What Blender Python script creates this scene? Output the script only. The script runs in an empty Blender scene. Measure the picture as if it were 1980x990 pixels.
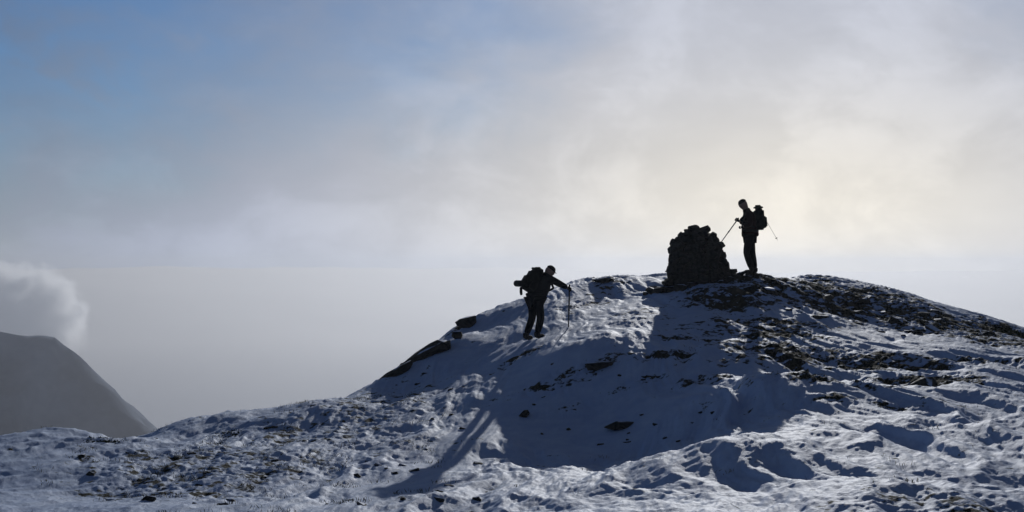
import bpy, bmesh, math, random
import numpy as np
from mathutils import Vector, Matrix

R = math.radians
sc = bpy.context.scene
COL = sc.collection
F = 2600.0            # focal length, photo pixels (1980 wide)
HZ = 515.0            # photo row of eye level
SUN_AZ, SUN_EL = 9.8, 12.9
rng = np.random.default_rng(7)
random.seed(7)

def P(px, py, d):     # photo position + distance -> metres, camera at the origin looking +Y
    return ((px - 990) / F * d, d, -(py - HZ) / F * d)

# ------------------------------------------------------------------ materials
def mat(name):
    m = bpy.data.materials.new(name); m.use_nodes = True
    nt = m.node_tree; nt.nodes.clear()
    out = nt.nodes.new('ShaderNodeOutputMaterial')
    return m, nt, out

def N(nt, t, **kw):
    n = nt.nodes.new(t)
    for k, v in kw.items():
        if k in n.inputs: n.inputs[k].default_value = v
        else: setattr(n, k, v)
    return n

def simple(name, c1, c2, rough=0.8, scale=8.0, bump=0.3, dist=0.01, spec=0.3):
    m, nt, out = mat(name)
    b = N(nt, 'ShaderNodeBsdfPrincipled'); b.inputs['Roughness'].default_value = rough
    b.inputs['Specular IOR Level'].default_value = spec
    tc = N(nt, 'ShaderNodeTexCoord')
    n = N(nt, 'ShaderNodeTexNoise'); n.inputs['Scale'].default_value = scale; n.inputs['Detail'].default_value = 6
    r = N(nt, 'ShaderNodeValToRGB')
    r.color_ramp.elements[0].position = .35; r.color_ramp.elements[0].color = (*c1, 1)
    r.color_ramp.elements[1].position = .68; r.color_ramp.elements[1].color = (*c2, 1)
    bp = N(nt, 'ShaderNodeBump'); bp.inputs['Strength'].default_value = bump; bp.inputs['Distance'].default_value = dist
    L = nt.links.new
    L(tc.outputs['Object'], n.inputs['Vector']); L(n.outputs['Fac'], r.inputs['Fac'])
    L(r.outputs['Color'], b.inputs['Base Color']); L(n.outputs['Fac'], bp.inputs['Height'])
    L(bp.outputs['Normal'], b.inputs['Normal']); L(b.outputs['BSDF'], out.inputs['Surface'])
    return m

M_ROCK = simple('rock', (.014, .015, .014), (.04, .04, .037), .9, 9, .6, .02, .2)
def snow_capped(m):
    nt = m.node_tree; L = nt.links.new
    out = [n for n in nt.nodes if n.type == 'OUTPUT_MATERIAL'][0]; b = [n for n in nt.nodes if n.type == 'BSDF_PRINCIPLED'][0]
    g = N(nt, 'ShaderNodeNewGeometry'); sp = N(nt, 'ShaderNodeSeparateXYZ'); L(g.outputs['Normal'], sp.inputs[0])
    nz = N(nt, 'ShaderNodeTexNoise', Scale=2.3, Detail=6.0); L(g.outputs['Position'], nz.inputs['Vector'])
    ad = N(nt, 'ShaderNodeMath', operation='MULTIPLY_ADD'); L(nz.outputs['Fac'], ad.inputs[0]); ad.inputs[1].default_value = 1.1; L(sp.outputs['Z'], ad.inputs[2])
    mr = N(nt, 'ShaderNodeMapRange', interpolation_type='SMOOTHSTEP'); L(ad.outputs[0], mr.inputs['Value']); mr.inputs['From Min'].default_value = 1.38; mr.inputs['From Max'].default_value = 1.52
    sn = N(nt, 'ShaderNodeBsdfPrincipled', Roughness=.7); sn.inputs['Base Color'].default_value = (.5, .58, .75, 1); sn.inputs['Specular IOR Level'].default_value = .2
    mx = N(nt, 'ShaderNodeMixShader'); L(mr.outputs['Result'], mx.inputs['Fac']); L(b.outputs[0], mx.inputs[1]); L(sn.outputs[0], mx.inputs[2]); L(mx.outputs[0], out.inputs['Surface'])
M_STONE = M_ROCK.copy(); M_STONE.name = 'cairn_stone'
snow_capped(M_ROCK)
M_JACKET = simple('jacket_cloth', (.010, .011, .013), (.016, .017, .019), .85, 30, .3, .004, .2)
M_JACKET2 = simple('maroon_cloth', (.022, .009, .009), (.03, .012, .011), .85, 30, .3, .004, .2)
M_TROUSER = simple('trouser_cloth', (.008, .009, .010), (.013, .014, .016), .9, 30, .3, .004, .2)
M_PACK = simple('pack_cloth', (.009, .011, .010), (.016, .018, .016), .85, 20, .4, .006, .2)
M_STRAP = simple('strap_webbing', (.012, .012, .013), (.02, .02, .022), .8, 40, .2, .002, .2)
M_BOOT = simple('boot_leather', (.015, .013, .012), (.028, .024, .02), .7, 25, .3, .004, .3)
M_SKIN = simple('skin', (.30, .17, .12), (.36, .21, .15), .55, 20, .1, .002, .4)
M_HAT = simple('hat_wool', (.016, .016, .018), (.028, .028, .03), .95, 60, .5, .004, .1)
M_SHAFT = simple('pole_shaft', (.05, .052, .06), (.08, .082, .09), .45, 10, .05, .001, .5)
M_GRIP = simple('pole_grip', (.012, .012, .012), (.02, .02, .02), .8, 40, .3, .002, .2)
M_HEATH = simple('heather', (.018, .024, .010), (.055, .060, .022), .9, 30, .2, .004, .1)

# ------------------------------------------------------------------ tagging
def tag(o, label=None, cat=None, group=None, kind=None):
    if label: o['label'] = label
    if cat: o['category'] = cat
    if group: o['group'] = group
    if kind: o['kind'] = kind
    return o

def empty(name, loc, rz=0.0):
    o = bpy.data.objects.new(name, None); COL.objects.link(o)
    o.location = loc; o.rotation_euler = (0, 0, rz); o.empty_display_size = .2
    return o

def link_mesh(name, me, m=None, parent=None, loc=None):
    o = bpy.data.objects.new(name, me); COL.objects.link(o)
    if m and not me.materials: me.materials.append(m)
    if parent: o.parent = parent
    if loc is not None: o.location = loc
    return o

def from_bm(name, bm, m, parent=None, smooth=False, loc=None):
    me = bpy.data.meshes.new(name); bm.normal_update(); bm.to_mesh(me); bm.free()
    if smooth: me.polygons.foreach_set('use_smooth', [True] * len(me.polygons))
    return link_mesh(name, me, m, parent, loc)

# ------------------------------------------------------------------ noise (numpy)
PERM = rng.permutation(4096)
GA = rng.uniform(0, 2 * math.pi, 4096); GX, GY = np.cos(GA), np.sin(GA)
def perlin(x, y):
    xi = np.floor(x).astype(np.int64); yi = np.floor(y).astype(np.int64)
    xf = x - xi; yf = y - yi
    def g(ix, iy, fx, fy):
        h = PERM[(PERM[ix & 4095] + iy) & 4095]
        return GX[h] * fx + GY[h] * fy
    u = xf * xf * xf * (xf * (xf * 6 - 15) + 10); v = yf * yf * yf * (yf * (yf * 6 - 15) + 10)
    a = g(xi, yi, xf, yf); b = g(xi + 1, yi, xf - 1, yf)
    c = g(xi, yi + 1, xf, yf - 1); d = g(xi + 1, yi + 1, xf - 1, yf - 1)
    return ((a + u * (b - a)) * (1 - v) + (c + u * (d - c)) * v) * 1.5
def fbm(x, y, s, octv=3, gain=.5, off=0.0):
    t = 0; a = 1.0
    for k in range(octv):
        t = t + a * perlin(x * s + 17.3 * k + off, y * s - 9.1 * k + off * 1.7); a *= gain; s *= 2.03
    return t
def sstep(a, b, x):
    t = np.clip((x - a) / (b - a), 0, 1); return t * t * (3 - 2 * t)

# ------------------------------------------------------------------ the hill: control heights -> thin plate spline
CTRL = [
 # near row
 (0,990,10.2),(500,990,10.5),(990,990,10.6),(1500,990,10.4),(1980,990,10.0),
 # skyline from left to right
 (0,850,16),(110,832,17.5),(240,852,16.5),(310,826,19),(480,800,21),(600,770,22.5),(730,735,29),
 (800,684,31),(880,635,33.5),(960,599,35.5),(1030,575,37),(1080,557,38),(1150,540,38.5),(1250,534,37),(1350,529,36.5),
 (1455,529,33.6),(1530,538,37),(1640,553,38.5),(1750,576,37.8),(1850,601,36.8),(1980,635,35),
 # face of the hill
 (1030,655,29),(1160,604,31),(1250,562,34),(1220,585,32.4),(1100,620,30.6),(1350,545,32.6),
(890,832,16.7),(716,978,11),
 (250,950,12.5),(500,900,14.3),(450,832,18.5),(700,850,17),(700,782,21),(850,700,28.3),(800,745,26.3),(930,680,28.8),(930,640,32),
 (1700,900,13.5),(1700,800,18),(1700,604,32.3),(1550,580,31.8),
 (1950,850,15),(1950,752,20),(1950,685,25),
]
CTRL = [(a, b, d * (1 + (.50 if a < 1200 else .13) * min(max((29 - d) / 18.5, 0), 1))) for a, b, d in CTRL]
CTRL += [(1100,892,20.6),(1000,880,21.0),(1250,880,20.8),(1150,850,22.0),(1050,860,21.8),(1150,802,23.3),(1150,742,24.4),(1150,700,25.2),
 (1110,660,26.2),(1250,655,26.4),(1010,720,26.2),(960,790,24),(1330,900,16.0),(1430,850,16.8),(1420,740,21.5),(1400,690,24.3),(1400,645,27.3),(1350,592,30),
 (1550,632,28.8),(1550,740,23.5),(1680,735,23.4),(1680,665,27),(1800,700,25),(1800,745,22.5)]
pts = [P(*c) for c in CTRL]
for c in CTRL[5:26]:                                  # behind the skyline the hill falls away
    x, y, z = P(*c); k = 1.25 if c[0] > 1100 else 2.4
    pts.append((x * 1.05, y + 2, z - .2 * k)); pts.append((x * 1.12, y + 4.5, z - .75 * k)); pts.append((x * 1.3, y + 14, z - 5 * k))
pts += [(0, 0, -1.75), (0, -12, -2.1), (-14, -10, -2.8), (14, -10, -2.5), (-8, 2, -2.4), (8, 2, -2.3), (4, 7, -2.45), (-4, 7, -2.45), (0, 7, -2.4),
        (-12, 14, -3.2), (-18, 20, -7.0), (-14, 8, -2.6), (13, 12, -2.2), (18, 22, -3.2), (17, 32, -3.0), (22, 36, -6), (22, 8, -3), (-22, 4, -6), (-25, 30, -14)]
pts = np.array(pts)
def tps_k(r2): return np.where(r2 > 1e-9, .5 * r2 * np.log(np.maximum(r2, 1e-9)), 0)
n = len(pts)
K = tps_k(((pts[:, None, :2] - pts[None, :, :2]) ** 2).sum(-1)) + np.eye(n) * .12
Pm = np.c_[np.ones(n), pts[:, :2]]
A = np.zeros((n + 3, n + 3)); A[:n, :n] = K; A[:n, n:] = Pm; A[n:, :n] = Pm.T
W = np.linalg.solve(A, np.r_[pts[:, 2], 0, 0, 0])
def base_z(x, y):
    x = np.atleast_1d(np.asarray(x, float)); y = np.atleast_1d(np.asarray(y, float)); s = x.shape
    x = x.ravel(); y = y.ravel(); z = W[n] + W[n + 1] * x + W[n + 2] * y
    for i in range(n): z += W[i] * tps_k((x - pts[i, 0]) ** 2 + (y - pts[i, 1]) ** 2)
    # beyond the hilltop: a mountainside down to the valley
    r = np.hypot(x, y - 18)
    far = -2.5 - 0.62 * np.maximum(r - 24, 0) - .0004 * np.maximum(r - 24, 0) ** 2
    t = sstep(26, 44, r)
    return (z * (1 - t) + far * t).reshape(s)

# coarse table of the base surface, for hits along a line of sight
def hit(px, py):
    ds = np.arange(7, 45, .05)
    x = (px - 990) / F * ds; zr = -(py - HZ) / F * ds
    zb = base_z(x, ds)
    k = np.argmax(zb >= zr) if (zb >= zr).any() else int(np.argmin(zr - zb))
    return float(x[k]), float(ds[k]), float(zb[k])

def blob(x, y, cx, cy, rx, ry, ang=0.0, soft=.5):
    c, s = math.cos(ang), math.sin(ang)
    u = ((x - cx) * c + (y - cy) * s) / rx; v = (-(x - cx) * s + (y - cy) * c) / ry
    return sstep(1 + soft, 1 - soft, np.hypot(u, v))
HOLLOW = [(.95, 23.7, 1.2, 2.3), (1.35, 22.5, 1.6, 1.4), (.45, 25.6, .6, 1.6)]

def bare_weight(x, y):
    w = np.zeros_like(x)
    for px, py, rx, ry, a, s in BARE:
        cx, cy, _ = BHIT[(px, py)]
        w = np.maximum(w, s * blob(x, y, cx, cy, rx, ry, a, .6))
    return w
BARE = [  # photo position of the middle, half sizes in metres, turn, strength
 (1120,728,1.0,.35,.5,.85),(1560,690,1.7,1.3,-.2,.8),(1430,640,1.0,1.0,0,.7),(1790,742,.9,.9,0,.9),(1400,578,1.0,1.2,.1,.9),
 (1600,570,1.4,3.2,-.1,.85),(1750,610,1.6,3.2,-.1,.8),(1880,650,1.3,3.0,0,.7),(1940,640,.9,2,0,.9),(1500,555,1.2,2,0,.7),
 (812,676,.3,1.5,-.25,.75),(762,714,.25,1.2,-.3,.8),(900,622,.4,1.2,-.2,.6),(1170,541,.6,2,0,.6),
 (420,900,1.8,2.2,0,.5),(360,940,1.4,1.4,0,.5),(640,850,1.8,3,0,.38),(720,780,1.4,2.5,0,.4),(1440,537,.5,.8,0,.9),(1440,572,.7,.9,.1,.8),(1120,590,1.0,1.6,0,.3),(1240,610,.9,1.6,0,.35),(1310,640,.8,1.2,0,.4),
 (1060,742,.8,.3,.4,.75),(1285,688,.7,.3,-.2,.8),(1330,655,.8,.35,0,.8),(1225,745,.6,.25,0,.7),(1120,790,.5,.25,0,.65),(1340,735,.7,.4,0,.6),(1010,690,.6,.3,.4,.7),(1480,640,1.4,1.2,0,.7),(1840,980,1.0,.8,0,.45),(1650,690,1.3,.5,-.15,.8),(1510,625,1.0,.5,0,.8),(1750,705,1.2,.45,-.2,.8),(1600,745,1.4,.4,-.1,.65),(1880,700,1.2,.5,-.2,.75),(1700,780,1.2,.3,-.2,.55),(1450,700,.8,.3,0,.6)]
BHIT = {(b[0], b[1]): hit(b[0], b[1]) for b in BARE}

def surface(x, y):
    z = base_z(x, y)
    hol = np.zeros_like(z)
    for h in HOLLOW: hol = np.maximum(hol, blob(x, y, *h, 0.0, .35))
    rough = 1 - .86 * hol
    rough = rough * (1 - .6 * blob(x, y, -1.05, 20.5, .6, 5.5, -.2, .5))      # relief flattened along the bent hiker's shadow path so the shadow reads
    bw = bare_weight(x, y)
    near = 1 - sstep(40, 60, np.hypot(x, y))
    # wind direction: along the sight line, turning with the slope
    wx = x + .35 * fbm(x, y, .35, 2, .5, 40); wy = y + .35 * fbm(x, y, .35, 2, .5, 80)
    th = np.arctan2(wx - 1.6, 45.0 - wy); rs = np.hypot(wx - 1.6, 45.0 - wy)
    su, sv = th * 25.0, rs * .22                      # wind streaks fanning down from the summit
    calm = 1 - .25 * sstep(-1.6, -4.2, x) * sstep(24, 19, y)
    rough = rough * calm
    amp = .42 + .58 * sstep(30, 22, y)
    d = .07 * fbm(wx, wy, .45, 2, .5, 3) * (1 - .7 * hol) * calm
    st = fbm(su, sv, 1.1, 2, .5, 91)
    sa = np.sqrt(st * st + .012)                      # rounded crests
    d += (.04 - .13 * sa) * rough * (.8 + .7 * sstep(1.0, 3.5, x)) * amp
    d += .035 * fbm(su, sv, .7, 2, .5, 131) * rough
    r1 = fbm(su + .3 * st, sv * 1.1, 2.6, 2, .5, 11)
    d += .042 * r1 * rough * amp
    r2 = np.abs(fbm(wx + .1 * r1, wy * .8, 2.1, 2, .5, 23))
    d += (.012 - .03 * r2) * rough * amp
    r3 = fbm(su, sv * 1.3, 6.5, 3, .5, 31)
    d += .020 * r3 * (.12 + .88 * rough) * amp
    d += .005 * fbm(x, y, 14.0, 2, .5, 57) * (.3 + .7 * rough) * amp
    # broken ground under the thin snow
    d += bw * (.06 * np.abs(fbm(x, y, 1.7, 3, .55, 71)) + .03 * fbm(x, y, 9, 2, .5, 77))
    return z + d * near, hol, bw, r2, r3

def surf_at(x, y):
    z, *_ = surface(np.array([float(x)]), np.array([float(y)])); return float(z[0])

def ground():
    a0 = R(26)
    fine = np.linspace(-a0, a0, 1250)
    coarse = np.concatenate([np.linspace(-math.pi, -a0, 90)[:-1]])
    ang = np.concatenate([coarse, fine, -coarse[::-1]])          # ends at +pi: closed by hand
    ang = ang[:-1]
    r = np.concatenate([np.geomspace(.4, 8, 50)[:-1], np.geomspace(8, 46, 690)[:-1], np.geomspace(46, 1500, 90)])
    AA, RR = np.meshgrid(ang, r)
    X = (np.sin(AA) * RR).ravel(); Y = (np.cos(AA) * RR).ravel()
    Z, hol, bw, r2, r3 = surface(X, Y)
    far = sstep(45, 160, np.hypot(X, Y)); Z = Z + far * 9 * fbm(X, Y, .02, 4, .5, 5)
    co = np.stack([X, Y, Z], 1)
    na, nr = len(ang), len(r)
    idx = np.arange(na * nr).reshape(nr, na)
    i2 = np.roll(idx, -1, axis=1)
    quads = np.stack([idx[:-1], idx[1:], i2[1:], i2[:-1]], -1).reshape(-1, 4)
    me = bpy.data.meshes.new('snowy_hill')
    me.vertices.add(len(co) + 1); co = np.vstack([co, [[0, 0, float(surface(np.zeros(1), np.zeros(1))[0][0])]]])
    me.vertices.foreach_set('co', co.astype(np.float32).ravel())
    tri = np.stack([np.full(na, len(co) - 1), idx[0], i2[0]], -1)
    nl = quads.size + tri.size
    me.loops.add(nl); me.polygons.add(len(quads) + len(tri))
    me.loops.foreach_set('vertex_index', np.concatenate([quads.ravel(), tri.ravel()]).astype(np.int32))
    ls = np.concatenate([np.arange(len(quads)) * 4, quads.size + np.arange(len(tri)) * 3]).astype(np.int32)
    me.polygons.foreach_set('loop_start', ls)
    me.update(calc_edges=True)
    me.polygons.foreach_set('use_smooth', np.ones(len(me.polygons), bool))
    at = me.attributes.new('bare', 'FLOAT', 'POINT'); at.data.foreach_set('value', np.r_[bw, 0].astype(np.float32))
    at = me.attributes.new('drift', 'FLOAT', 'POINT'); at.data.foreach_set('value', np.r_[hol, 0].astype(np.float32))
    me.validate()
    o = link_mesh('snowy_hill', me, snow_material())
    tag(o, kind='structure')
    return o

def snow_material():
    m, nt, out = mat('wind_blown_snow'); L = nt.links.new
    tc = N(nt, 'ShaderNodeTexCoord')
    bare = N(nt, 'ShaderNodeAttribute', attribute_name='bare')
    drift = N(nt, 'ShaderNodeAttribute', attribute_name='drift')
    n1 = N(nt, 'ShaderNodeTexNoise', Scale=2.6, Detail=7.0, Roughness=.62); L(tc.outputs['Object'], n1.inputs['Vector'])
    n2 = N(nt, 'ShaderNodeTexNoise', Scale=7.5, Detail=5.0, Roughness=.6); L(tc.outputs['Object'], n2.inputs['Vector'])
    n3 = N(nt, 'ShaderNodeTexNoise', Scale=38.0, Detail=4.0, Roughness=.6); L(tc.outputs['Object'], n3.inputs['Vector'])
    # snow cover: 0.5*n1+0.5*n2 against a threshold raised where the ground is wind-scoured
    s = N(nt, 'ShaderNodeMath', operation='MULTIPLY'); L(n1.outputs['Fac'], s.inputs[0]); s.inputs[1].default_value = .6
    s2 = N(nt, 'ShaderNodeMath', operation='MULTIPLY_ADD'); L(n2.outputs['Fac'], s2.inputs[0]); s2.inputs[1].default_value = .4; L(s.outputs[0], s2.inputs[2])
    b2 = N(nt, 'ShaderNodeMath', operation='MULTIPLY_ADD'); L(bare.outputs['Fac'], b2.inputs[0]); b2.inputs[1].default_value = .215; L(s2.outputs[0], b2.inputs[2])
    dr = N(nt, 'ShaderNodeMath', operation='MULTIPLY_ADD'); L(drift.outputs['Fac'], dr.inputs[0]); dr.inputs[1].default_value = -.06; L(b2.outputs[0], dr.inputs[2])
    mask = N(nt, 'ShaderNodeMapRange', interpolation_type='SMOOTHSTEP'); L(dr.outputs[0], mask.inputs['Value'])
    mask.inputs['From Min'].default_value = .605; mask.inputs['From Max'].default_value = .665
    # snow and ground colours
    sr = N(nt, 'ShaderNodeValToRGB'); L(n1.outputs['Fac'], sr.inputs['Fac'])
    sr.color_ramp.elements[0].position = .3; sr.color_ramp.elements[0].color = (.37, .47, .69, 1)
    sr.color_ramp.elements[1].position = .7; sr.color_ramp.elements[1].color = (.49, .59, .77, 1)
    gr = N(nt, 'ShaderNodeValToRGB'); L(n3.outputs['Fac'], gr.inputs['Fac'])
    gr.color_ramp.elements[0].position = .35; gr.color_ramp.elements[0].color = (.018, .018, .016, 1)
    gr.color_ramp.elements[1].position = .7; gr.color_ramp.elements[1].color = (.055, .058, .035, 1)
    bs = N(nt, 'ShaderNodeBump', Strength=.5, Distance=.02); L(n3.outputs['Fac'], bs.inputs['Height'])
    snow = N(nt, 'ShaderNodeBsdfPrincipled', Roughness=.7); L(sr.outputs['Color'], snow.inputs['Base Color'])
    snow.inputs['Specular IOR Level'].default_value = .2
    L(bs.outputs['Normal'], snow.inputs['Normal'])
    bg = N(nt, 'ShaderNodeBump', Strength=1.0, Distance=.05); L(n3.outputs['Fac'], bg.inputs['Height'])
    gnd = N(nt, 'ShaderNodeBsdfPrincipled', Roughness=.95); L(gr.outputs['Color'], gnd.inputs['Base Color'])
    gnd.inputs['Specular IOR Level'].default_value = .1; L(bg.outputs['Normal'], gnd.inputs['Normal'])
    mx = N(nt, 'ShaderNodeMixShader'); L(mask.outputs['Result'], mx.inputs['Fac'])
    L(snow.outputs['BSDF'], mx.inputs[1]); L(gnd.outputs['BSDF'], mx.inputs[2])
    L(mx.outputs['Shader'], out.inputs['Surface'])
    return m

ground()

# ------------------------------------------------------------------ stones
def rock_mesh(name, seed, sx, sy, sz, npt=22, bev=.06):
    rr = random.Random(seed); bm = bmesh.new()
    for _ in range(npt):
        v = Vector((rr.gauss(0, 1), rr.gauss(0, 1), rr.gauss(0, 1))).normalized()
        k = .5 / max(abs(v.x), abs(v.y), abs(v.z)) * rr.uniform(.35, .75) + .5 * rr.uniform(.3, .5)
        bm.verts.new((v.x * k * sx, v.y * k * sy, v.z * k * sz))
    r = bmesh.ops.convex_hull(bm, input=bm.verts)
    bmesh.ops.delete(bm, geom=list({e for e in r['geom_interior'] + r['geom_unused'] if isinstance(e, bmesh.types.BMVert)}), context='VERTS')
    bmesh.ops.bevel(bm, geom=bm.edges[:], offset=bev * min(sx, sy, sz), segments=1, affect='EDGES', clamp_overlap=True)
    me = bpy.data.meshes.new(name); bm.normal_update(); bm.to_mesh(me); bm.free(); me.materials.append(M_ROCK)
    return me

def cairn():
    x, y = P(1348, 540, 33.0)[:2]
    zb = surf_at(x, y) - .05
    zb = min(zb, P(0, 541, 33)[2])
    root = empty('cairn', (x, y, zb))
    root.scale = (.98, .98, .98)
    tag(root, 'tall rounded cairn of dark piled stones on the snowy summit', 'cairn')
    H = 1.46
    prof = [(0, .80), (.25, .79), (.5, .755), (.75, .695), (.95, .62), (1.1, .535), (1.22, .44), (1.33, .32), (1.43, .15), (1.5, .04)]
    def rad(z):
        for (a, ra), (b, rb) in zip(prof, prof[1:]):
            if z <= b: return ra + (rb - ra) * (z - a) / (b - a)
        return .05
    # unseen rubble core, added to block light between the stones
    bm = bmesh.new(); rings = []
    for i in range(17):
        z = H * .965 * i / 16; ring = []
        for k in range(28):
            a = 2 * math.pi * k / 28; q = (rad(z) - .10) * (1 + .06 * math.sin(5 * a + 7 * z) + random.uniform(-.03, .03))
            ring.append(bm.verts.new((max(q, .03) * math.cos(a), max(q, .03) * math.sin(a), z - .12)))
        rings.append(ring)
    for a, b in zip(rings, rings[1:]):
        for k in range(28): bm.faces.new((a[k], a[(k + 1) % 28], b[(k + 1) % 28], b[k]))
    bm.faces.new(rings[-1])
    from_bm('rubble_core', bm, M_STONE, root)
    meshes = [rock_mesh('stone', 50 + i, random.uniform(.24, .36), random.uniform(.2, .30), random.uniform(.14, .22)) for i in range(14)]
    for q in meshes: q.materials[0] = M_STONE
    z = .03; st = []
    while z < H - .02:
        r = max(rad(z) - .10, .02); nst = max(1, int(2 * math.pi * r / .25)); off = random.random() * 6.28
        for k in range(nst):
            a = off + 2 * math.pi * (k + random.uniform(-.2, .2)) / nst
            q = r * random.uniform(.93, 1.07)
            dome = .55 * max(0, z - .9)                        # upper stones lean in to follow the dome
            st.append((Vector((q * math.cos(a), q * math.sin(a), z + random.uniform(-.05, .05) * (1.0 if z < 1 else .4))),
                       (random.uniform(-.35, .35) - dome, random.uniform(-.35, .35), a + math.pi / 2 + random.uniform(-.5, .5)),
                       random.uniform(.8, 1.2), random.randrange(14)))
        z += .13
    st.append((Vector((-.08, -.05, H - .06)), (.1, .1, .3), .9, 2))
    st.sort(key=lambda q: q[0].y - .25 * abs(q[0].x) - .2 * q[0].z)     # those facing the path first
    rest = bmesh.new()
    for n_, (p, e, k, mi) in enumerate(st):
        if n_ < 98:
            o = link_mesh('stone', meshes[mi], None, root, p); o.rotation_euler = e; o.scale = (k, k, k)
        else:
            tmp = bmesh.new(); tmp.from_mesh(meshes[mi])
            from mathutils import Euler
            tmp.transform(Matrix.Translation(p) @ Euler(e).to_matrix().to_4x4() @ Matrix.Scale(k, 4))
            t = bpy.data.meshes.new('t'); tmp.to_mesh(t); tmp.free(); rest.from_mesh(t); bpy.data.meshes.remove(t)
    tag(from_bm('packed_stones', rest, M_STONE, root), kind='stuff')
    return x, y, zb
CAIRN = cairn()

def put_rock(name, label, cat, px, py, size, seed, rz=0.0, group=None, sink=.25, tilt=(0, 0), d=None):
    x, y, z = hit(px, py) if d is None else P(px, py, d)
    z = surf_at(x, y)
    o = link_mesh(name, rock_mesh(name, seed, *size), None, None, (x, y, z + size[2] * (.5 - sink)))
    o.rotation_euler = (tilt[0], tilt[1], rz)
    return tag(o, label, cat, group)

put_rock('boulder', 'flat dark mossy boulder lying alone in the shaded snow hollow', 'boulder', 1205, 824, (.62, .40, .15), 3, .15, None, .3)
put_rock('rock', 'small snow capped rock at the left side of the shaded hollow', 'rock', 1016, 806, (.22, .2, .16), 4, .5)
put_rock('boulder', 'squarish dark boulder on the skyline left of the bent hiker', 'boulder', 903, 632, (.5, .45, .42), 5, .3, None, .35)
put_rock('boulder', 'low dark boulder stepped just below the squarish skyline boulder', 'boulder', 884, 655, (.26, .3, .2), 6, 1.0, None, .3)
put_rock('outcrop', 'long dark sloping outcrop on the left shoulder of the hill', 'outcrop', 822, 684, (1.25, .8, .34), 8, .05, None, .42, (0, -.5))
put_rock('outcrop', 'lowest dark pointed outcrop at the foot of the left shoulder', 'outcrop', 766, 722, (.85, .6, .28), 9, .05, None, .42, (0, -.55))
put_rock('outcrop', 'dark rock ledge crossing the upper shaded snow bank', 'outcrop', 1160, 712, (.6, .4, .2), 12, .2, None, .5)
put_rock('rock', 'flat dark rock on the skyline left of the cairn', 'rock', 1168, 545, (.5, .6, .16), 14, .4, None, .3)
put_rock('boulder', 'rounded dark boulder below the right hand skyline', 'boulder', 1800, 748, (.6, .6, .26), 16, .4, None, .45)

STONES = [rock_mesh('stone', 200 + i, random.uniform(.22, .4), random.uniform(.2, .35), random.uniform(.13, .22)) for i in range(8)]
def scatter(name, label, cat, group, spots):
    for px, py, s in spots:
        x, y, _ = hit(px, py); z = surf_at(x, y)
        o = link_mesh(name, STONES[random.randrange(8)], None, None, (x, y, z - .015 * s))
        o.scale = (s, s, s); o.rotation_euler = (random.uniform(-.3, .3), random.uniform(-.3, .3), random.uniform(0, 6.28))
        tag(o, label, cat, group)
def near_cairn(dx, dy, s, label):
    x, y = CAIRN[0] + dx, CAIRN[1] + dy; z = surf_at(x, y)
    o = link_mesh('stone', STONES[random.randrange(8)], None, None, (x, y, z + .05 * s))
    o.scale = (s, s, s); o.rotation_euler = (random.uniform(-.3, .3), random.uniform(-.3, .3), random.uniform(0, 6.28))
    tag(o, label, 'stone', 'loose stones round the cairn foot')
for dx, dy, s in [(-.82, -.25, 1.2), (-.98, 0, 1.1), (-1.12, -.2, .95), (-.9, .3, 1.3), (-1.25, .1, .7), (-.7, -.5, 1.2), (-.5, -.72, 1.1), (-1.0, -.45, .9)]:
    near_cairn(dx, dy, s, 'dark loose stone tumbled against the left foot of the cairn')
for dx, dy, s in [(-.25, -.76, .7), (.45, -.66, .6)]:
    near_cairn(dx, dy, s, 'dark loose stone in front of the cairn base')
for dx, dy, s in [(.72, -.4, .9), (.9, -.1, .9), (1.1, .1, .8), (.85, .3, 1.0)]:
    near_cairn(dx, dy, s, 'dark loose stone between the cairn and the standing hiker')

sr = random.Random(21)
spots = []
while len(spots) < 48:
    px, py = sr.uniform(120, 930), sr.uniform(640, 985)
    sky = np.interp(px, [0, 110, 240, 310, 480, 600, 730, 800, 880, 960], [850, 832, 852, 826, 800, 770, 735, 682, 630, 592])
    if py < sky + 12: continue
    spots.append((px, py, sr.uniform(.25, .55)))
scatter('stone', 'small dark stone poking through the snow of the left slope', 'stone', 'small stones in the left slope', spots)
spots = [(sr.uniform(1480, 1960), 0, sr.choice((.35, .5, .7, 1.0, 1.5))) for _ in range(38)]
spots = [(px, np.interp(px, [1480, 1640, 1750, 1850, 1980], [535, 553, 576, 601, 635]) + 6 + abs(sr.gauss(0, 38)), s) for px, _, s in spots]
scatter('stone', 'dark stone on the scoured ground right of the standing hiker', 'stone', 'stones on the scoured right shoulder', spots)
spots = [(sr.uniform(1020, 1380), sr.uniform(700, 870), sr.uniform(.2, .4)) for _ in range(22)]
scatter('stone', 'tiny dark stone showing in the shaded snow hollow', 'stone', 'tiny stones in the shaded hollow', spots)

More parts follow.
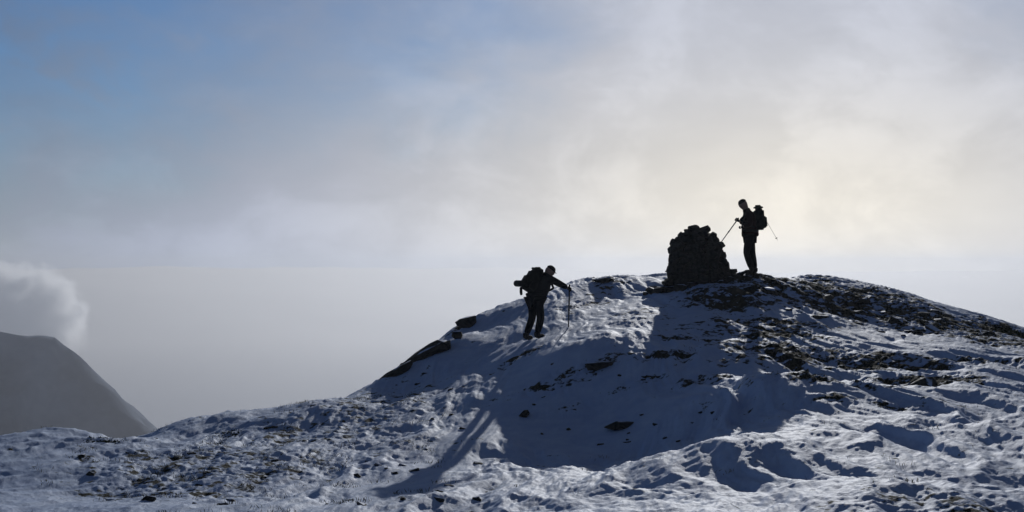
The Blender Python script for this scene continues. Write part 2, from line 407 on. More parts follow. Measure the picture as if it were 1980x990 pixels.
# ------------------------------------------------------------------ heather and grass
def tuft(name, label, px, py, rx, ry, h, nb, seed):
    rr = random.Random(seed); x, y, _ = hit(px, py); bm = bmesh.new()
    z0 = surf_at(x, y)
    for _ in range(nb):
        a = rr.uniform(0, 6.28); q = math.sqrt(rr.random())
        bx, by = q * rx * math.cos(a), q * ry * math.sin(a)
        bz = surf_at_fast(x + bx, y + by) - z0 - .03
        hh = h * (1 - .6 * q * q) * rr.uniform(.5, 1.15); lean = Vector((rr.gauss(0, .35), rr.gauss(0, .35), 1)).normalized() * hh
        w = rr.uniform(.008, .02); t = rr.uniform(0, 3.14); sd = Vector((math.cos(t), math.sin(t), 0)) * w
        b = Vector((bx, by, bz)); vs = [bm.verts.new(b - sd), bm.verts.new(b + sd), bm.verts.new(b + lean * .6 + sd * .9), bm.verts.new(b + lean), bm.verts.new(b + lean * .6 - sd * .9)]
        bm.faces.new(vs)
    o = from_bm(name, bm, M_HEATH, None, False, (x, y, z0))
    return tag(o, label, 'heather')
def surf_at_fast(x, y): return float(base_z(np.array([x]), np.array([y]))[0])
_old = surf_at_fast
def surf_at_fast(x, y): return surf_at(x, y)
tuft('heather_bush', 'dark green heather clump on the left end of the skyline', 202, 852, .34, .45, .085, 420, 1)
tuft('heather_bush', 'olive heather clump in the snow below the long left ridge', 445, 838, .32, .4, .07, 400, 2)
tuft('heather_bush', 'green heather clump at the right edge of the hill', 1955, 646, .42, .8, .15, 420, 3)

def dead_grass():
    # withered stalks poking through the thin snow, thickest where the wind has scoured it
    gr = np.random.default_rng(31); nn = 60000
    px = gr.uniform(60, 1980, nn); d = gr.uniform(12, 27, nn); x = (px - 990) / F * d; y = d
    clump = fbm(x, y, 1.3, 3, .5, 61) - .25 * (x > -.8)
    z, hol, bw, _, _ = surface(x, y)
    keep = (clump > .42 + gr.uniform(0, .4, nn) - .5 * bw) & (hol < .2)
    x, y, z = x[keep][:7000], y[keep][:7000], z[keep][:7000]; k = len(x)
    h = gr.uniform(.02, .06, k); a = gr.uniform(0, 6.28, k); w = gr.uniform(.0025, .006, k)
    lx, ly = gr.normal(0, .5, k) * h, gr.normal(0, .5, k) * h
    c, s_ = np.cos(a) * w, np.sin(a) * w
    v = np.stack([np.stack([x - c, y - s_, z - .02], 1), np.stack([x + c, y + s_, z - .02], 1), np.stack([x + lx * .5 + c * .7, y + ly * .5 + s_ * .7, z + h * .6], 1),
                  np.stack([x + lx, y + ly, z + h], 1), np.stack([x + lx * .5 - c * .7, y + ly * .5 - s_ * .7, z + h * .6], 1)], 1).reshape(-1, 3)
    me = bpy.data.meshes.new('dead_grass'); me.from_pydata(v.tolist(), [], (np.arange(k * 5).reshape(k, 5)).tolist())
    tag(link_mesh('dead_grass', me, simple('dead_grass', (.05, .045, .025), (.12, .10, .055), .9, 20, .1, .002, .1)), kind='stuff')
dead_grass()

# ------------------------------------------------------------------ skinned bodies
DG = None
def skin(name, chains, m, parent, sub=2, smooth=True, grow=1.12):
    """chains: list of polylines [(x,y,z,r),...]; equal points are shared."""
    key = {}; vs = []; rad = []; ed = []
    def vid(p):
        k = (round(p[0], 4), round(p[1], 4), round(p[2], 4))
        if k not in key: key[k] = len(vs); vs.append(p[:3]); rad.append(p[3])
        return key[k]
    for ch in chains:
        ids = [vid(p) for p in ch]
        ed += [(a, b) for a, b in zip(ids, ids[1:])]
    me = bpy.data.meshes.new(name); me.from_pydata(vs, ed, [])
    o = bpy.data.objects.new(name, me); COL.objects.link(o)
    o.modifiers.new('s', 'SKIN')
    seen = set()
    adj = {i: [] for i in range(len(vs))}
    for a, b in ed: adj[a].append(b); adj[b].append(a)
    for i in range(len(vs)):
        d = me.skin_vertices[0].data[i]
        rr = rad[i] if isinstance(rad[i], tuple) else (rad[i], rad[i]); d.radius = (rr[0] * grow, rr[1] * grow)
        if i not in seen:
            d.use_root = True; st = [i]
            while st:
                q = st.pop()
                if q in seen: continue
                seen.add(q); st += adj[q]
        else: d.use_root = False
    sm = o.modifiers.new('u', 'SUBSURF'); sm.levels = sub; sm.render_levels = sub
    dg = bpy.context.evaluated_depsgraph_get(); dg.update()
    me2 = bpy.data.meshes.new_from_object(o.evaluated_get(dg))
    me2.name = name; o.modifiers.clear(); o.data = me2; bpy.data.meshes.remove(me)
    me2.materials.clear(); me2.materials.append(m)
    if smooth: me2.polygons.foreach_set('use_smooth', [True] * len(me2.polygons))
    o.parent = parent
    return o

def add(p, q, r=None): return tuple(p[i] + q[i] for i in range(3)) + ((r,) if r is not None else ())
def lerp(a, b, t): return tuple(a[i] + (b[i] - a[i]) * t for i in range(3))

def hiker(name_label, loc, rz, J, jacket_mat):
    root_loc = loc
    sk = J
    # body: one continuous surface (head, neck, trunk, arms, legs)
    hc, hd = Vector(sk['head']), Vector(sk['face']).normalized()        # head centre and face direction
    up = (Vector(sk['head']) - Vector(sk['neck'])).normalized()
    hip, chest, neck = sk['hip'], sk['chest'], sk['neck']
    head_chain = [(*chest, .09), (*neck, .055), (*(hc - up * .05), .098), (*(hc + up * .025), .116), (*(hc + up * .09), .078)]
    nose = [(*(hc - up * .01), .05), (*(hc - up * .012 + hd * .085), .022), (*(hc - up * .02 + hd * .108), .011)]
    chin = [(*(hc - up * .045), .075), (*(hc - up * .085 + hd * .055), .032)]
    body = [[(*hip, .10), (*lerp(hip, chest, .5), .09), (*chest, .09)], head_chain, nose, chin]
    for s in ('r', 'l'):
        sh, el, ha = sk['sh_' + s], sk['el_' + s], sk['ha_' + s]
        body.append([(*chest, .09), (*sh, .055), (*el, .04), (*ha, .028)])
        th, kn, an = sk['th_' + s], sk['kn_' + s], sk['an_' + s]
        body.append([(*hip, .10), (*th, .07), (*kn, .052), (*an, .04)])
    p = skin('person', body, M_SKIN, None, 2)
    p.location = loc; p.rotation_euler = (0, 0, rz)
    tag(p, name_label, 'person')
    # ears
    # jacket
    jk = [[(*lerp(hip, chest, -.28), (.165, .20)), (*hip, (.15, .19)), (*lerp(hip, chest, .5), (.145, .18)), (*chest, (.15, .195)), (*lerp(chest, neck, .7), .10), (*lerp(chest, neck, 1.05), .085), (*lerp(chest, neck, 1.3), .078)]]
    for s in ('r', 'l'):
        sh, el, ha = sk['sh_' + s], sk['el_' + s], sk['ha_' + s]
        jk.append([(*chest, (.15, .195)), (*sh, .085), (*lerp(sh, el, .55), .07), (*el, .062), (*lerp(el, ha, .85), .047)])
    skin('jacket', jk, jacket_mat, p, grow=1.22)
    tr = []
    for s in ('r', 'l'):
        th, kn, an = sk['th_' + s], sk['kn_' + s], sk['an_' + s]
        tr.append([(*hip, .135), (*th, .10), (*lerp(th, kn, .5), .088), (*kn, .07), (*lerp(kn, an, .4), .072), (*lerp(kn, an, .95), .058)])
    skin('trousers', tr, M_TROUSER, p, grow=1.2)
    for s in ('r', 'l'):
        an = sk['an_' + s]; f = sk['foot_' + s]
        a = Vector(an); f = Vector(f)
        b = skin('boot', [[(*(a + Vector((0, 0, .06))), .056), (*a, .055), (*(a + Vector((-.02, 0, -.055))), .045)],
                          [(*(a + Vector((-.02, 0, -.055))), .045), (*(a * .5 + f * .5 + Vector((0, 0, -.02))), .045), (*(f), (.04, .034))]], M_BOOT, p, grow=1.35)
        hand = Vector(sk['ha_' + s]); gd = (hand - Vector(sk['el_' + s])).normalized()
        make_glove(hand, gd, Vector(sk['grip_' + s]).normalized(), -1 if s == 'r' else 1, p)
    # hat: a knitted cap over the crown with a turned-up brim
    hat = [[(*(hc + up * .02 - hd * .008), .102), (*(hc + up * .065 - hd * .005), .098), (*(hc + up * .115), .066), (*(hc + up * .135), .03)]]
    h = skin('hat', hat, M_HAT, p, grow=1.25)
    if sk.get('peak'):
        bm = bmesh.new(); side = up.cross(hd).normalized(); f0 = []; f1 = []
        for k in range(9):
            t = (k / 8 - .5) * 2; sidev = side * (.085 * t)
            c = hc + up * .05 + sidev + hd * (.075 * math.sqrt(max(0, 1 - t * t * .8)))
            e = c + hd * (.075 * (1 - t * t * .6)) - up * .012
            f0.append(c); f1.append(e)
        def V(c, dz): return bm.verts.new(c + up * dz)
        a = [V(c, .004) for c in f0]; b = [V(c, .004) for c in f1]; c2 = [V(c, -.004) for c in f0]; d2 = [V(c, -.004) for c in f1]
        for k in range(8):
            bm.faces.new((a[k], a[k + 1], b[k + 1], b[k])); bm.faces.new((c2[k + 1], c2[k], d2[k], d2[k + 1])); bm.faces.new((b[k], b[k + 1], d2[k + 1], d2[k]))
        from_bm('hat_peak', bm, M_HAT, h)
    return p

def make_glove(hand, fwd, grip, side, parent):
    """A gloved hand closed round a bar that runs along GRIP through the fist."""
    out = fwd.cross(grip).normalized()
    palm_c = hand + fwd * .035
    chains = [[(*(hand - fwd * .03), .034), (*hand, .034), (*palm_c, (.034, .042))]]
    for k, (ln, off) in enumerate(((.085, .034), (.095, .012), (.09, -.011), (.075, -.033))):
        b = palm_c + grip * off * .95 + fwd * .012 + out * .012
        k1 = b + fwd * (ln * .42) - out * .004; k2 = k1 - out * (ln * .38) + fwd * .004; k3 = k2 - fwd * (ln * .32) - out * .002
        chains.append([(*b, .0125), (*k1, .0125), (*k2, .0115), (*k3, .0095)])
    b = palm_c + grip * .038 - out * .01; k1 = b - out * .035 + fwd * .012 + grip * .012; k2 = k1 + fwd * .03 - grip * .008
    chains.append([(*b, .015), (*k1, .0135), (*k2, .011)])
    skin('glove', chains, M_STRAP, parent, 1)

def tube_bm(bm, a, b, r0, r1, seg=10, cap=True):
    a, b = Vector(a), Vector(b); d = (b - a).normalized()
    u = d.orthogonal().normalized(); v = d.cross(u)
    ra = [bm.verts.new(a + (u * math.cos(2 * math.pi * k / seg) + v * math.sin(2 * math.pi * k / seg)) * r0) for k in range(seg)]
    rb = [bm.verts.new(b + (u * math.cos(2 * math.pi * k / seg) + v * math.sin(2 * math.pi * k / seg)) * r1) for k in range(seg)]
    for k in range(seg): bm.faces.new((ra[k], ra[(k + 1) % seg], rb[(k + 1) % seg], rb[k]))
    if cap: bm.faces.new(ra[::-1]); bm.faces.new(rb)

def trekking_pole(label, top, tip, thick=1.0):
    top, tip = Vector(top), Vector(tip); d = (tip - top).normalized(); Lp = (tip - top).length
    root = empty('trekking_pole', tip); tag(root, label, 'trekking pole')
    T = top - tip
    def pt(s): return T + d * s
    bm = bmesh.new(); tube_bm(bm, pt(-.04), pt(-.02), .014, .02); tube_bm(bm, pt(-.02), pt(.03), .02, .016); tube_bm(bm, pt(.03), pt(.13), .016, .015)
    from_bm('grip', bm, M_GRIP, root, True)
    bm = bmesh.new(); tube_bm(bm, pt(.12), pt(Lp * .5), .0095 * thick, .0095 * thick); tube_bm(bm, pt(Lp * .5 - .03), pt(Lp * .5 + .01), .0125 * thick, .0125 * thick); tube_bm(bm, pt(Lp * .5), pt(Lp - .05), .0082 * thick, .0075 * thick)
    from_bm('shaft', bm, M_SHAFT, root, True)
    bm = bmesh.new(); tube_bm(bm, pt(Lp - .06), pt(Lp), .006, .003)
    from_bm('tip', bm, M_SHAFT, root, True)
    bm = bmesh.new(); tube_bm(bm, pt(Lp - .075), pt(Lp - .065), .026 + .012 * thick, .022 + .012 * thick, 16)
    from_bm('basket', bm, M_GRIP, root, True)
    bm = bmesh.new()
    u = d.orthogonal().normalized(); prev = pt(-.02)
    for k in range(1, 9):
        a = math.pi * 2 * k / 8; q = pt(-.02 + .06 * (1 - math.cos(a))) + u * (.03 * math.sin(a / 2)); tube_bm(bm, prev, q, .005, .005, 6); prev = q
    from_bm('wrist_strap', bm, M_STRAP, root, True)
    return root

def frame_pts(o, u, v, w, l): return [Vector(o) + Vector(u) * a + Vector(v) * b + Vector(w) * c for a, b, c in l]

def rounded_box(bm, o, u, v, w, su, sv, sw, bev, taper=1.0):
    """box at O (middle of its inner bottom edge), U up the back, V sideways, W outwards"""
    vs = []
    for a in (0, 1):
        for b in (-.5, .5):
            for c in (0, 1):
                k = taper if a else 1
                vs.append(bm.verts.new(Vector(o) + u * (a * su) + v * (b * sv * k) + w * (c * sw * k)))
    q = [(0, 1, 3, 2), (4, 6, 7, 5), (0, 4, 5, 1), (2, 3, 7, 6), (0, 2, 6, 4), (1, 5, 7, 3)]
    fs = [bm.faces.new([vs[i] for i in f]) for f in q]
    es = list({e for f in fs for e in f.edges})
    bmesh.ops.recalc_face_normals(bm, faces=fs)
    bmesh.ops.bevel(bm, geom=es, offset=bev, segments=3, affect='EDGES', clamp_overlap=True)

def backpack(label, loc, rz, base, lean, h, wd, dp, J, extras):
    root = empty('backpack', loc, rz); tag(root, label, 'backpack')
    u = Vector((math.sin(lean), 0, math.cos(lean))); w = Vector((-math.cos(lean), 0, math.sin(lean))); v = Vector((0, 1, 0)); b = Vector(base)
    bm = bmesh.new(); rounded_box(bm, b, u, v, w, h, wd, dp, .04, .95)
    from_bm('main_bag', bm, M_PACK, root, True)
    bm = bmesh.new(); rounded_box(bm, b + u * (h - .02) + w * .0, u, v, w, .12, wd * .92, dp * .96, .045, .85)
    from_bm('top_lid', bm, M_PACK, root, True)
    bm = bmesh.new(); rounded_box(bm, b + u * (h * .1) + w * (dp - .02), u, v, w, h * .55, wd * .7, .08, .03, .9)
    from_bm('front_pocket', bm, M_PACK, root, True)
    for s in (-1, 1):
        bm = bmesh.new(); rounded_box(bm, b + u * (h * .08) + v * (s * (wd * .5 + .02)) + w * .04, u, v, w, h * .4, .08, dp * .65, .025, .85)
        from_bm('side_pocket', bm, M_PACK, root, True)
        sh = Vector(J['sh_r' if s < 0 else 'sh_l']); ch = Vector(J['chest'])
        t = b + u * (h * .82) + v * (s * wd * .25); f = sh * .55 + ch * .45 + u * .10 + v * 0
        fr = ch + v * (s * .13) - w * .215; lo = b + u * .06 + v * (s * wd * .45)
        md = (fr + lo) * .5 - w * .06 + v * (s * .06)
        skin('shoulder_strap', [[(*t, (.012, .026)), (*f, (.012, .026)), (*fr, (.012, .026)), (*md, (.01, .02)), (*lo, (.01, .02))]], M_STRAP, root, 1)
    hp = Vector(J['hip']); pts_ = []
    for k in range(9):
        a = math.pi * 2 * k / 8; pts_.append((hp.x - .0 + .205 * math.cos(a), .215 * math.sin(a), hp.z + .08, (.012, .028)))
    skin('hip_belt', [pts_], M_STRAP, root, 1)
    extras(root, b, u, v, w)
    return root

# --- the bent hiker, climbing to the right
H1 = P(1030, 655, 29.0)
H1Z = surf_at(H1[0], H1[1]); H1 = (H1[0], H1[1], H1Z - .02)
J1 = dict(hip=(.06, 0, .90), chest=(.25, 0, 1.22), neck=(.34, 0, 1.39), head=(.405, -.02, 1.475), face=(.85, 0, -.5),
          sh_r=(.33, -.19, 1.31), el_r=(.56, -.26, 1.19), ha_r=(.73, -.25, 1.115),
          sh_l=(.31, .19, 1.31), el_l=(.26, .29, 1.06), ha_l=(.36, .24, .93),
          th_r=(.08, -.1, .82), kn_r=(.15, -.1, .48), an_r=(.06, -.1, .13), foot_r=(.24, -.11, .075),
          th_l=(.05, .1, .82), kn_l=(.04, .1, .47), an_l=(-.11, .1, .10), foot_l=(.06, .12, .03),
          grip_r=(0, 0, 1), grip_l=(.3, 0, 1), peak=True)
p1 = hiker('bent person in dark jacket leaning uphill with backpack and one pole', H1, R(25), J1, M_JACKET)
def ex1(root, b, u, v, w):
    bm = bmesh.new(); o = b + w * .33 + u * .06
    tube_bm(bm, o + v * -.24, o + v * .24, .07, .07, 16)
    from_bm('bedroll', bm, M_PACK, root, True)
    a = b + w * .30 + u * .0; skin('dangling_strap', [[(*a, (.03, .02)), (*(a + Vector((.0, 0, -.1))), (.034, .024)), (*(a + Vector((.01, 0, -.19))), (.03, .02))]], M_STRAP, root, 1)
    t = b + u * .54 + w * .13; skin('haul_loop', [[(*t, .014), (*(t + u * .05 - w * .03), .014), (*(t + w * .03 + u * .01), .014)]], M_STRAP, root, 1)
backpack('bulky dark backpack on the bent hiker with a strap dangling below', H1, R(25), (-.02, 0, 1.0), R(30), .46, .34, .27, J1, ex1)
m1 = Matrix.Translation(H1) @ Matrix.Rotation(R(25), 4, 'Z')
def W1(p): return m1 @ Vector(p)
g = W1((.765, -.25, 1.105))
tipx, tipy = W1((.86, -.15, 0)).x, W1((.86, -.15, 0)).y + .05
trekking_pole('dark trekking pole planted upright under the bent hiker outstretched hand', g + Vector((0, 0, .05)), (g.x - .02, tipy, surf_at(g.x - .02, tipy) - .17), 1.9)

# --- the standing hiker beside the cairn, facing left
H2 = P(1453, 529, 33.5); H2 = (H2[0], H2[1], surf_at(H2[0], H2[1]) - .02)
J2 = dict(hip=(.03, 0, .95), chest=(.05, 0, 1.30), neck=(.11, 0, 1.50), head=(.195, 0, 1.645), face=(.82, 0, -.57),
          sh_r=(.06, -.18, 1.42), el_r=(.10, -.26, 1.17), ha_r=(.29, -.20, 1.27),
          sh_l=(.06, .18, 1.42), el_l=(.04, .25, 1.16), ha_l=(.22, .18, 1.12),
          th_r=(.02, -.09, .86), kn_r=(-.03, -.09, .48), an_r=(-.09, -.09, .11), foot_r=(.08, -.10, .05),
          th_l=(.05, .09, .86), kn_l=(.13, .09, .52), an_l=(.01, .09, .12), foot_l=(.18, .10, .05),
          grip_r=(-.62, 0, .78), grip_l=(0, 1, .2), peak=False)
RZ2 = R(180 - 6)
K2 = 1.06
J2 = {k: (tuple(c * K2 for c in v) if k not in ('face', 'grip_r', 'grip_l', 'peak') else v) for k, v in J2.items()}
p2 = hiker('standing person in dark maroon jacket facing the cairn with head bowed', H2, RZ2, J2, M_JACKET2)
def ex2(root, b, u, v, w):
    t = b + u * .53 + w * .10; skin('haul_loop', [[(*t, .008), (*(t + u * .05 + w * .02), .008), (*(t + w * .05), .008)]], M_STRAP, root, 1)
backpack('tall dark backpack worn by the standing hiker beside the cairn', H2, RZ2, (-.085, 0, 1.10), R(3), .52, .35, .25, J2, ex2)
m2 = Matrix.Translation(H2) @ Matrix.Rotation(RZ2, 4, 'Z')
g2 = m2 @ Vector((.345, -.21, 1.35))
tip2 = Vector(P(1391, 473, 34.3))
trekking_pole('trekking pole held out slanting from the standing hiker towards the cairn', g2 + (g2 - tip2).normalized() * .05, tip2, 1.5)
trekking_pole('thin trekking pole slung behind the backpack of the standing hiker', Vector(P(1467, 402, 33.75)), Vector(P(1504, 465, 33.85)), .5)

# ------------------------------------------------------------------ far mountain, valley, cloud
def sheet(name, xs, ys, zf, m, kind='structure'):
    X, Y = np.meshgrid(xs, ys); Z = zf(X, Y); nx, ny = len(xs), len(ys)
    co = np.stack([X.ravel(), Y.ravel(), Z.ravel()], 1); i = np.arange(nx * ny).reshape(ny, nx)
    q = np.stack([i[:-1, :-1], i[:-1, 1:], i[1:, 1:], i[1:, :-1]], -1).reshape(-1, 4)
    me = bpy.data.meshes.new(name); me.from_pydata(co.tolist(), [], q.tolist())
    me.polygons.foreach_set('use_smooth', [True] * len(me.polygons))
    return tag(link_mesh(name, me, m), kind=kind)

VZ = -900.0
M_VALLEY = simple('valley_snow', (.50, .51, .53), (.56, .57, .58), .5, .002, 0, 1, .8)
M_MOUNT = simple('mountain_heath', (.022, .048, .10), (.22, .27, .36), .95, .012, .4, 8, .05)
M_CSEA = simple('cloud_top', (.50, .51, .53), (.56, .57, .58), .5, .002, 0, 1, .8)
sheet('valley', np.linspace(-5200, 5200, 70), np.linspace(-280, 5290, 60), lambda X, Y: VZ + 40 * fbm(X, Y, .002, 3, .5, 3), M_VALLEY)
def mount(X, Y):
    # a ridge whose crest runs away to the right
    z = np.full(X.shape, VZ - 30.0)
    ridge = [(-1250, 1150, -45), (-750, 1250, -60), (-500, 1290, -66), (-436, 1310, -69), (-480, 1450, -96), (-600, 1750, -140), (-900, 2400, -235), (-1200, 3000, -330)]
    rp = np.array(ridge, float)
    for a, b in zip(rp, rp[1:]):
        d = b[:2] - a[:2]; t = np.clip(((X - a[0]) * d[0] + (Y - a[1]) * d[1]) / (d @ d), 0, 1)
        dist = np.hypot(X - a[0] - t * d[0], Y - a[1] - t * d[1]); h = a[2] + t * (b[2] - a[2])
        z = np.maximum(z, h - dist * np.where((X > a[0] + t * d[0]) & (Y > 1150), 1.0, .5))
    return z + 13 * fbm(X, Y, .007, 6, .6, 19) - 7 * np.abs(fbm(X, Y, .018, 3, .5, 44))
sheet('mountain', np.linspace(-1900, 100, 240), np.linspace(500, 5000, 330), mount, M_MOUNT)
def vapour_slab(name, x0, x1, y0, y1, z0, z1, dens, g, colr):
    bm = bmesh.new(); bmesh.ops.create_cube(bm, size=1.0)
    for v in bm.verts: v.co = Vector((x0 if v.co.x < 0 else x1, y0 if v.co.y < 0 else y1, z0 if v.co.z < 0 else z1))
    m, nt, out = mat(name)
    pv = N(nt, 'ShaderNodeVolumePrincipled'); pv.inputs['Color'].default_value = (*colr, 1)
    pv.inputs['Density'].default_value = dens; pv.inputs['Anisotropy'].default_value = g
    nt.links.new(pv.outputs['Volume'], out.inputs['Volume'])
    return tag(from_bm(name, bm, m), kind='stuff')
HAZE_G = .55
HAZE_C = (.575, .56, .54)
def cloud_sea():
    xs = np.concatenate([np.linspace(-60000, -9000, 70)[:-1], np.linspace(-9000, 9000, 150), np.linspace(9000, 60000, 70)[1:]])
    ys = np.geomspace(5310, 112000, 200)
    X, Y = np.meshgrid(xs, ys); D = np.hypot(X, Y)
    Z = -300 + (18 + .0052 * np.minimum(D, 60000)) * fbm(X * (9000 / (3000 + D)), Y * (9000 / (3000 + D)), .0007, 4, .55, 9) * sstep(5310, 7500, Y)
    nx, ny = len(xs), len(ys); i = np.arange(nx * ny).reshape(ny, nx)
    co = np.stack([X.ravel(), Y.ravel(), Z.ravel()], 1); lo = co.copy(); lo[:, 2] = -1000
    q = np.stack([i[:-1, :-1], i[:-1, 1:], i[1:, 1:], i[1:, :-1]], -1).reshape(-1, 4)
    edge = np.concatenate([i[0, :], i[1:, -1], i[-1, -2::-1], i[-2:0:-1, 0]]); m_ = nx * ny
    sides = [(a, a + m_, b + m_, b) for a, b in zip(edge, np.roll(edge, -1))]
    me = bpy.data.meshes.new('cloud_sea'); me.from_pydata(np.vstack([co, lo]).tolist(), [], q.tolist() + (q[:, ::-1] + m_).tolist() + [tuple(map(int, f)) for f in sides])
    m, nt, out = mat('cloud_vapour')
    pv = N(nt, 'ShaderNodeVolumePrincipled'); pv.inputs['Color'].default_value = (*HAZE_C, 1)
    pv.inputs['Density'].default_value = .0008; pv.inputs['Anisotropy'].default_value = HAZE_G
    nt.links.new(pv.outputs['Volume'], out.inputs['Volume'])
    tag(link_mesh('cloud_sea', me, m), kind='stuff')
cloud_sea()

def cumulus():
    c = P(15, 628, 5900)
    cx, cy, cz = c; S = 5900 / F
    bm = bmesh.new()
    bmesh.ops.create_icosphere(bm, subdivisions=4, radius=1.0)
    rx, ry, rz_ = 185 * S, 420.0, 150 * S
    for v in bm.verts: v.co = Vector((v.co.x * rx, v.co.y * ry, v.co.z * rz_))
    m, nt, out = mat('cumulus_vapour'); L = nt.links.new
    tc = N(nt, 'ShaderNodeTexCoord')
    mp = N(nt, 'ShaderNodeMapping'); L(tc.outputs['Object'], mp.inputs['Vector']); mp.inputs['Scale'].default_value = (1 / rx, 1 / ry, 1 / rz_)
    ln = N(nt, 'ShaderNodeVectorMath', operation='LENGTH'); L(mp.outputs['Vector'], ln.inputs[0])
    nz = N(nt, 'ShaderNodeTexNoise', Scale=.010, Detail=6.0, Roughness=.6); L(tc.outputs['Object'], nz.inputs['Vector'])
    md = N(nt, 'ShaderNodeMath', operation='MULTIPLY_ADD'); L(nz.outputs['Fac'], md.inputs[0]); md.inputs[1].default_value = 1.1; md.inputs[2].default_value = -.55
    sm = N(nt, 'ShaderNodeMath', operation='ADD'); L(ln.outputs['Value'], sm.inputs[0]); L(md.outputs[0], sm.inputs[1])
    mr = N(nt, 'ShaderNodeMapRange', interpolation_type='SMOOTHSTEP'); L(sm.outputs[0], mr.inputs['Value'])
    mr.inputs['From Min'].default_value = .80; mr.inputs['From Max'].default_value = .52; mr.inputs['To Min'].default_value = 0; mr.inputs['To Max'].default_value = .035
    pv = N(nt, 'ShaderNodeVolumePrincipled'); pv.inputs['Color'].default_value = (.99, .992, .995, 1); pv.inputs['Anisotropy'].default_value = .55
    L(mr.outputs['Result'], pv.inputs['Density']); L(pv.outputs['Volume'], out.inputs['Volume'])
    o = from_bm('cumulus_cloud', bm, m, None, True, (cx, cy, cz))
    tag(o, 'puffy white cumulus cloud rising behind the dark mountain', 'cloud')
cumulus()

# haze: one closed box round everything near, even density
vapour_slab('haze', -5300, 5300, -720, 5300, VZ - 120, 30, 2.3e-4, HAZE_G, (.46, .49, .55))

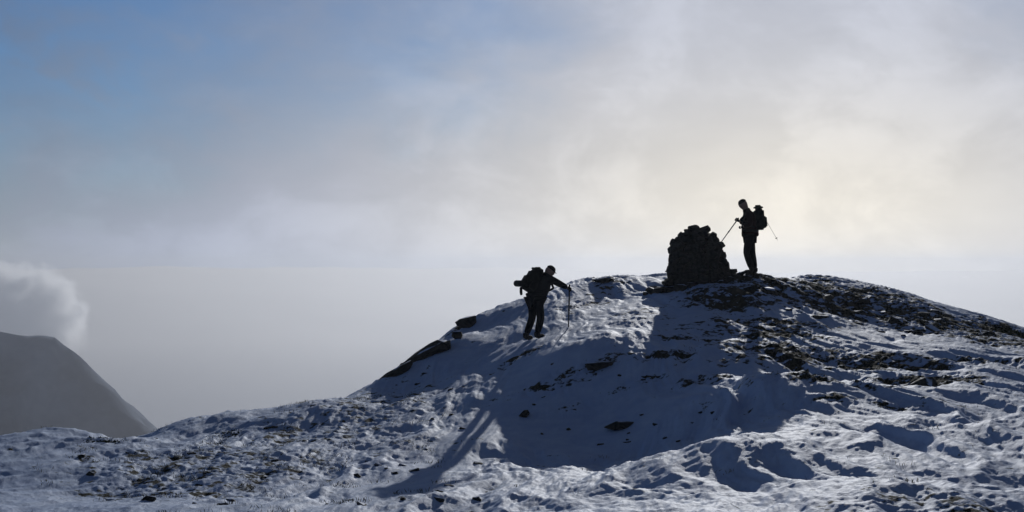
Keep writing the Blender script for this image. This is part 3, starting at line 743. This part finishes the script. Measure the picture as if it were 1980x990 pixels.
# ------------------------------------------------------------------ sky
def world():
    w = bpy.data.worlds.new('World'); sc.world = w; w.use_nodes = True
    nt = w.node_tree; nt.nodes.clear(); L = nt.links.new
    out = N(nt, 'ShaderNodeOutputWorld'); bg = N(nt, 'ShaderNodeBackground'); bg.inputs['Strength'].default_value = .05
    sky = N(nt, 'ShaderNodeTexSky'); sky.sky_type = 'NISHITA'; sky.sun_disc = False
    sky.sun_elevation = R(SUN_EL); sky.sun_rotation = R(SUN_AZ); sky.altitude = 900; sky.air_density = 1.0; sky.dust_density = .2; sky.ozone_density = 4.0
    tc = N(nt, 'ShaderNodeTexCoord')
    nrm = N(nt, 'ShaderNodeVectorMath', operation='NORMALIZE'); L(tc.outputs['Generated'], nrm.inputs[0])
    # nearness to the sun behind the cloud veil
    def lobe(az, el, lo, hi):
        d = (math.sin(R(az)) * math.cos(R(el)), math.cos(R(az)) * math.cos(R(el)), math.sin(R(el)))
        dot = N(nt, 'ShaderNodeVectorMath', operation='DOT_PRODUCT'); L(nrm.outputs[0], dot.inputs[0]); dot.inputs[1].default_value = d
        ac = N(nt, 'ShaderNodeMath', operation='ARCCOSINE'); L(dot.outputs['Value'], ac.inputs[0])
        mr = N(nt, 'ShaderNodeMapRange', interpolation_type='SMOOTHSTEP'); L(ac.outputs[0], mr.inputs['Value'])
        mr.inputs['From Min'].default_value = R(hi); mr.inputs['From Max'].default_value = R(lo)
        return mr.outputs['Result']
    sep = N(nt, 'ShaderNodeSeparateXYZ'); L(nrm.outputs[0], sep.inputs[0])
    def mth(op, a, b=None, c=None):
        n_ = N(nt, 'ShaderNodeMath', operation=op)
        for i, q in enumerate((a, b, c)):
            if q is None: continue
            if isinstance(q, (int, float)): n_.inputs[i].default_value = q
            else: L(q, n_.inputs[i])
        return n_.outputs[0]
    def ramp(v, a, b, lo=0.0, hi=1.0):
        mr = N(nt, 'ShaderNodeMapRange', interpolation_type='SMOOTHSTEP'); L(v, mr.inputs['Value'])
        mr.inputs['From Min'].default_value = a; mr.inputs['From Max'].default_value = b; mr.inputs['To Min'].default_value = lo; mr.inputs['To Max'].default_value = hi
        return mr.outputs['Result']
    def noise(scale, vec, detail=6, rough=.55, off=0):
        mp = N(nt, 'ShaderNodeMapping'); L(nrm.outputs[0], mp.inputs['Vector']); mp.inputs['Scale'].default_value = vec; mp.inputs['Location'].default_value = (off, off * .7, off * .3)
        n_ = N(nt, 'ShaderNodeTexNoise', Scale=scale, Detail=float(detail), Roughness=rough); L(mp.outputs['Vector'], n_.inputs['Vector'])
        n_.inputs['Distortion'].default_value = .3
        return n_.outputs['Fac']
    nbig = noise(4.2, (1, 1, 1.6), 5, .5, 3.1); nmid = noise(9, (1, 1, 1.9), 6, .55, 7.7); nlow = noise(6, (1, 1, 3.2), 4, .5, 1.3)
    near_sun = lobe(11.5, 4, 0, 30); wide = lobe(14, 4, 0, 50)
    low = ramp(sep.outputs['Z'], .17, .0)
    # cloud cover 0..1
    cover = mth('ADD', mth('MULTIPLY', near_sun, .75), mth('MULTIPLY', low, .85))
    cover = mth('ADD', cover, mth('MULTIPLY_ADD', nbig, 1.1, -.62))
    cover = mth('ADD', cover, mth('MULTIPLY_ADD', nmid, 1.0, -.5))
    right = ramp(sep.outputs['X'], -.12, .32)
    cover = mth('ADD', cover, mth('MULTIPLY', right, .45))
    cover = ramp(cover, -.36, .95)
    cover = mth('MAXIMUM', cover, mth('MULTIPLY', ramp(sep.outputs['Z'], .26, .5), .8))  # extra cover overhead, out of view, added to cut the skylight
    puff = ramp(noise(11, (1, 1, 1.5), 7, .58, 5.2), .42, .66)
    cover = mth('MAXIMUM', cover, mth('MULTIPLY', puff, mth('MULTIPLY', ramp(sep.outputs['Z'], -.0 + .26, .12), .6)))
    # cloud brightness: lit from behind near the sun
    over = ramp(sep.outputs['Z'], .26, .5)           # darker cloud overhead, out of view, added to dim skylight on shaded snow
    br = mth('MULTIPLY_ADD', near_sun, .115, .070)
    br = mth('ADD', br, mth('MULTIPLY', wide, .335))
    br = mth('ADD', br, mth('MULTIPLY', mth('MULTIPLY', low, ramp(sep.outputs['Y'], .2, .9)), .14))
    br = mth('ADD', br, mth('MULTIPLY', mth('MULTIPLY', ramp(sep.outputs['Z'], .07, .0), ramp(sep.outputs['Y'], .2, .9)), .035))
    br = mth('MULTIPLY', br, mth('MULTIPLY_ADD', nlow, .16, .81))
    br = mth('MULTIPLY', br, mth('MULTIPLY_ADD', nmid, .24, .88))
    br = mth('MULTIPLY', br, mth('MULTIPLY_ADD', puff, .15, .95))
    br = mth('MULTIPLY', br, mth('MULTIPLY_ADD', over, -.6, 1.0))
    warm = N(nt, 'ShaderNodeMix', data_type='RGBA'); L(mth('MULTIPLY', near_sun, ramp(sep.outputs['Z'], .20, .03, .35, 1.0)), warm.inputs['Factor'])
    warm.inputs['A'].default_value = (.845, .935, 1.18, 1); warm.inputs['B'].default_value = (1.10, 1.03, .90, 1)
    sc_ = N(nt, 'ShaderNodeVectorMath', operation='SCALE'); L(warm.outputs['Result'], sc_.inputs[0]); L(mth('MULTIPLY', br, 25.0), sc_.inputs['Scale'])
    mx = N(nt, 'ShaderNodeMix', data_type='RGBA'); L(cover, mx.inputs['Factor'])
    tint = N(nt, 'ShaderNodeVectorMath', operation='MULTIPLY'); L(sky.outputs['Color'], tint.inputs[0]); tint.inputs[1].default_value = (.88, .98, 1.16)
    L(tint.outputs[0], mx.inputs['A']); L(sc_.outputs[0], mx.inputs['B'])
    L(mx.outputs['Result'], bg.inputs['Color']); L(bg.outputs[0], out.inputs['Surface'])
world()

sun = bpy.data.lights.new('sun', 'SUN'); sun.energy = 2.4; sun.angle = R(.5); sun.color = (1, .985, .96)
so = bpy.data.objects.new('sun', sun); COL.objects.link(so)
d = Vector((math.sin(R(SUN_AZ)) * math.cos(R(SUN_EL)), math.cos(R(SUN_AZ)) * math.cos(R(SUN_EL)), math.sin(R(SUN_EL))))
so.rotation_euler = d.to_track_quat('Z', 'Y').to_euler(); so.location = (10, 60, 20)

cam = bpy.data.cameras.new('camera'); co_ = bpy.data.objects.new('camera', cam); COL.objects.link(co_)
cam.sensor_width = 36; cam.lens = 36 * F / 1980; cam.clip_end = 200000; cam.clip_start = .05
co_.rotation_euler = (R(90) + math.atan((HZ - 495) / F), 0, 0)
sc.camera = co_

sc.view_settings.view_transform = 'Standard'; sc.view_settings.look = 'None'
sc.view_settings.exposure = 0.12; sc.view_settings.gamma = 1; sc.view_settings.use_curve_mapping = False
sc.render.engine = 'CYCLES'
sc.cycles.use_denoising = True
sc.cycles.max_bounces = 10; sc.cycles.volume_bounces = 8; sc.cycles.transparent_max_bounces = 48; sc.cycles.diffuse_bounces = 3
sc.cycles.volume_step_rate = 1.0; sc.cycles.volume_max_steps = 256
sc.cycles.sample_clamp_indirect = 4
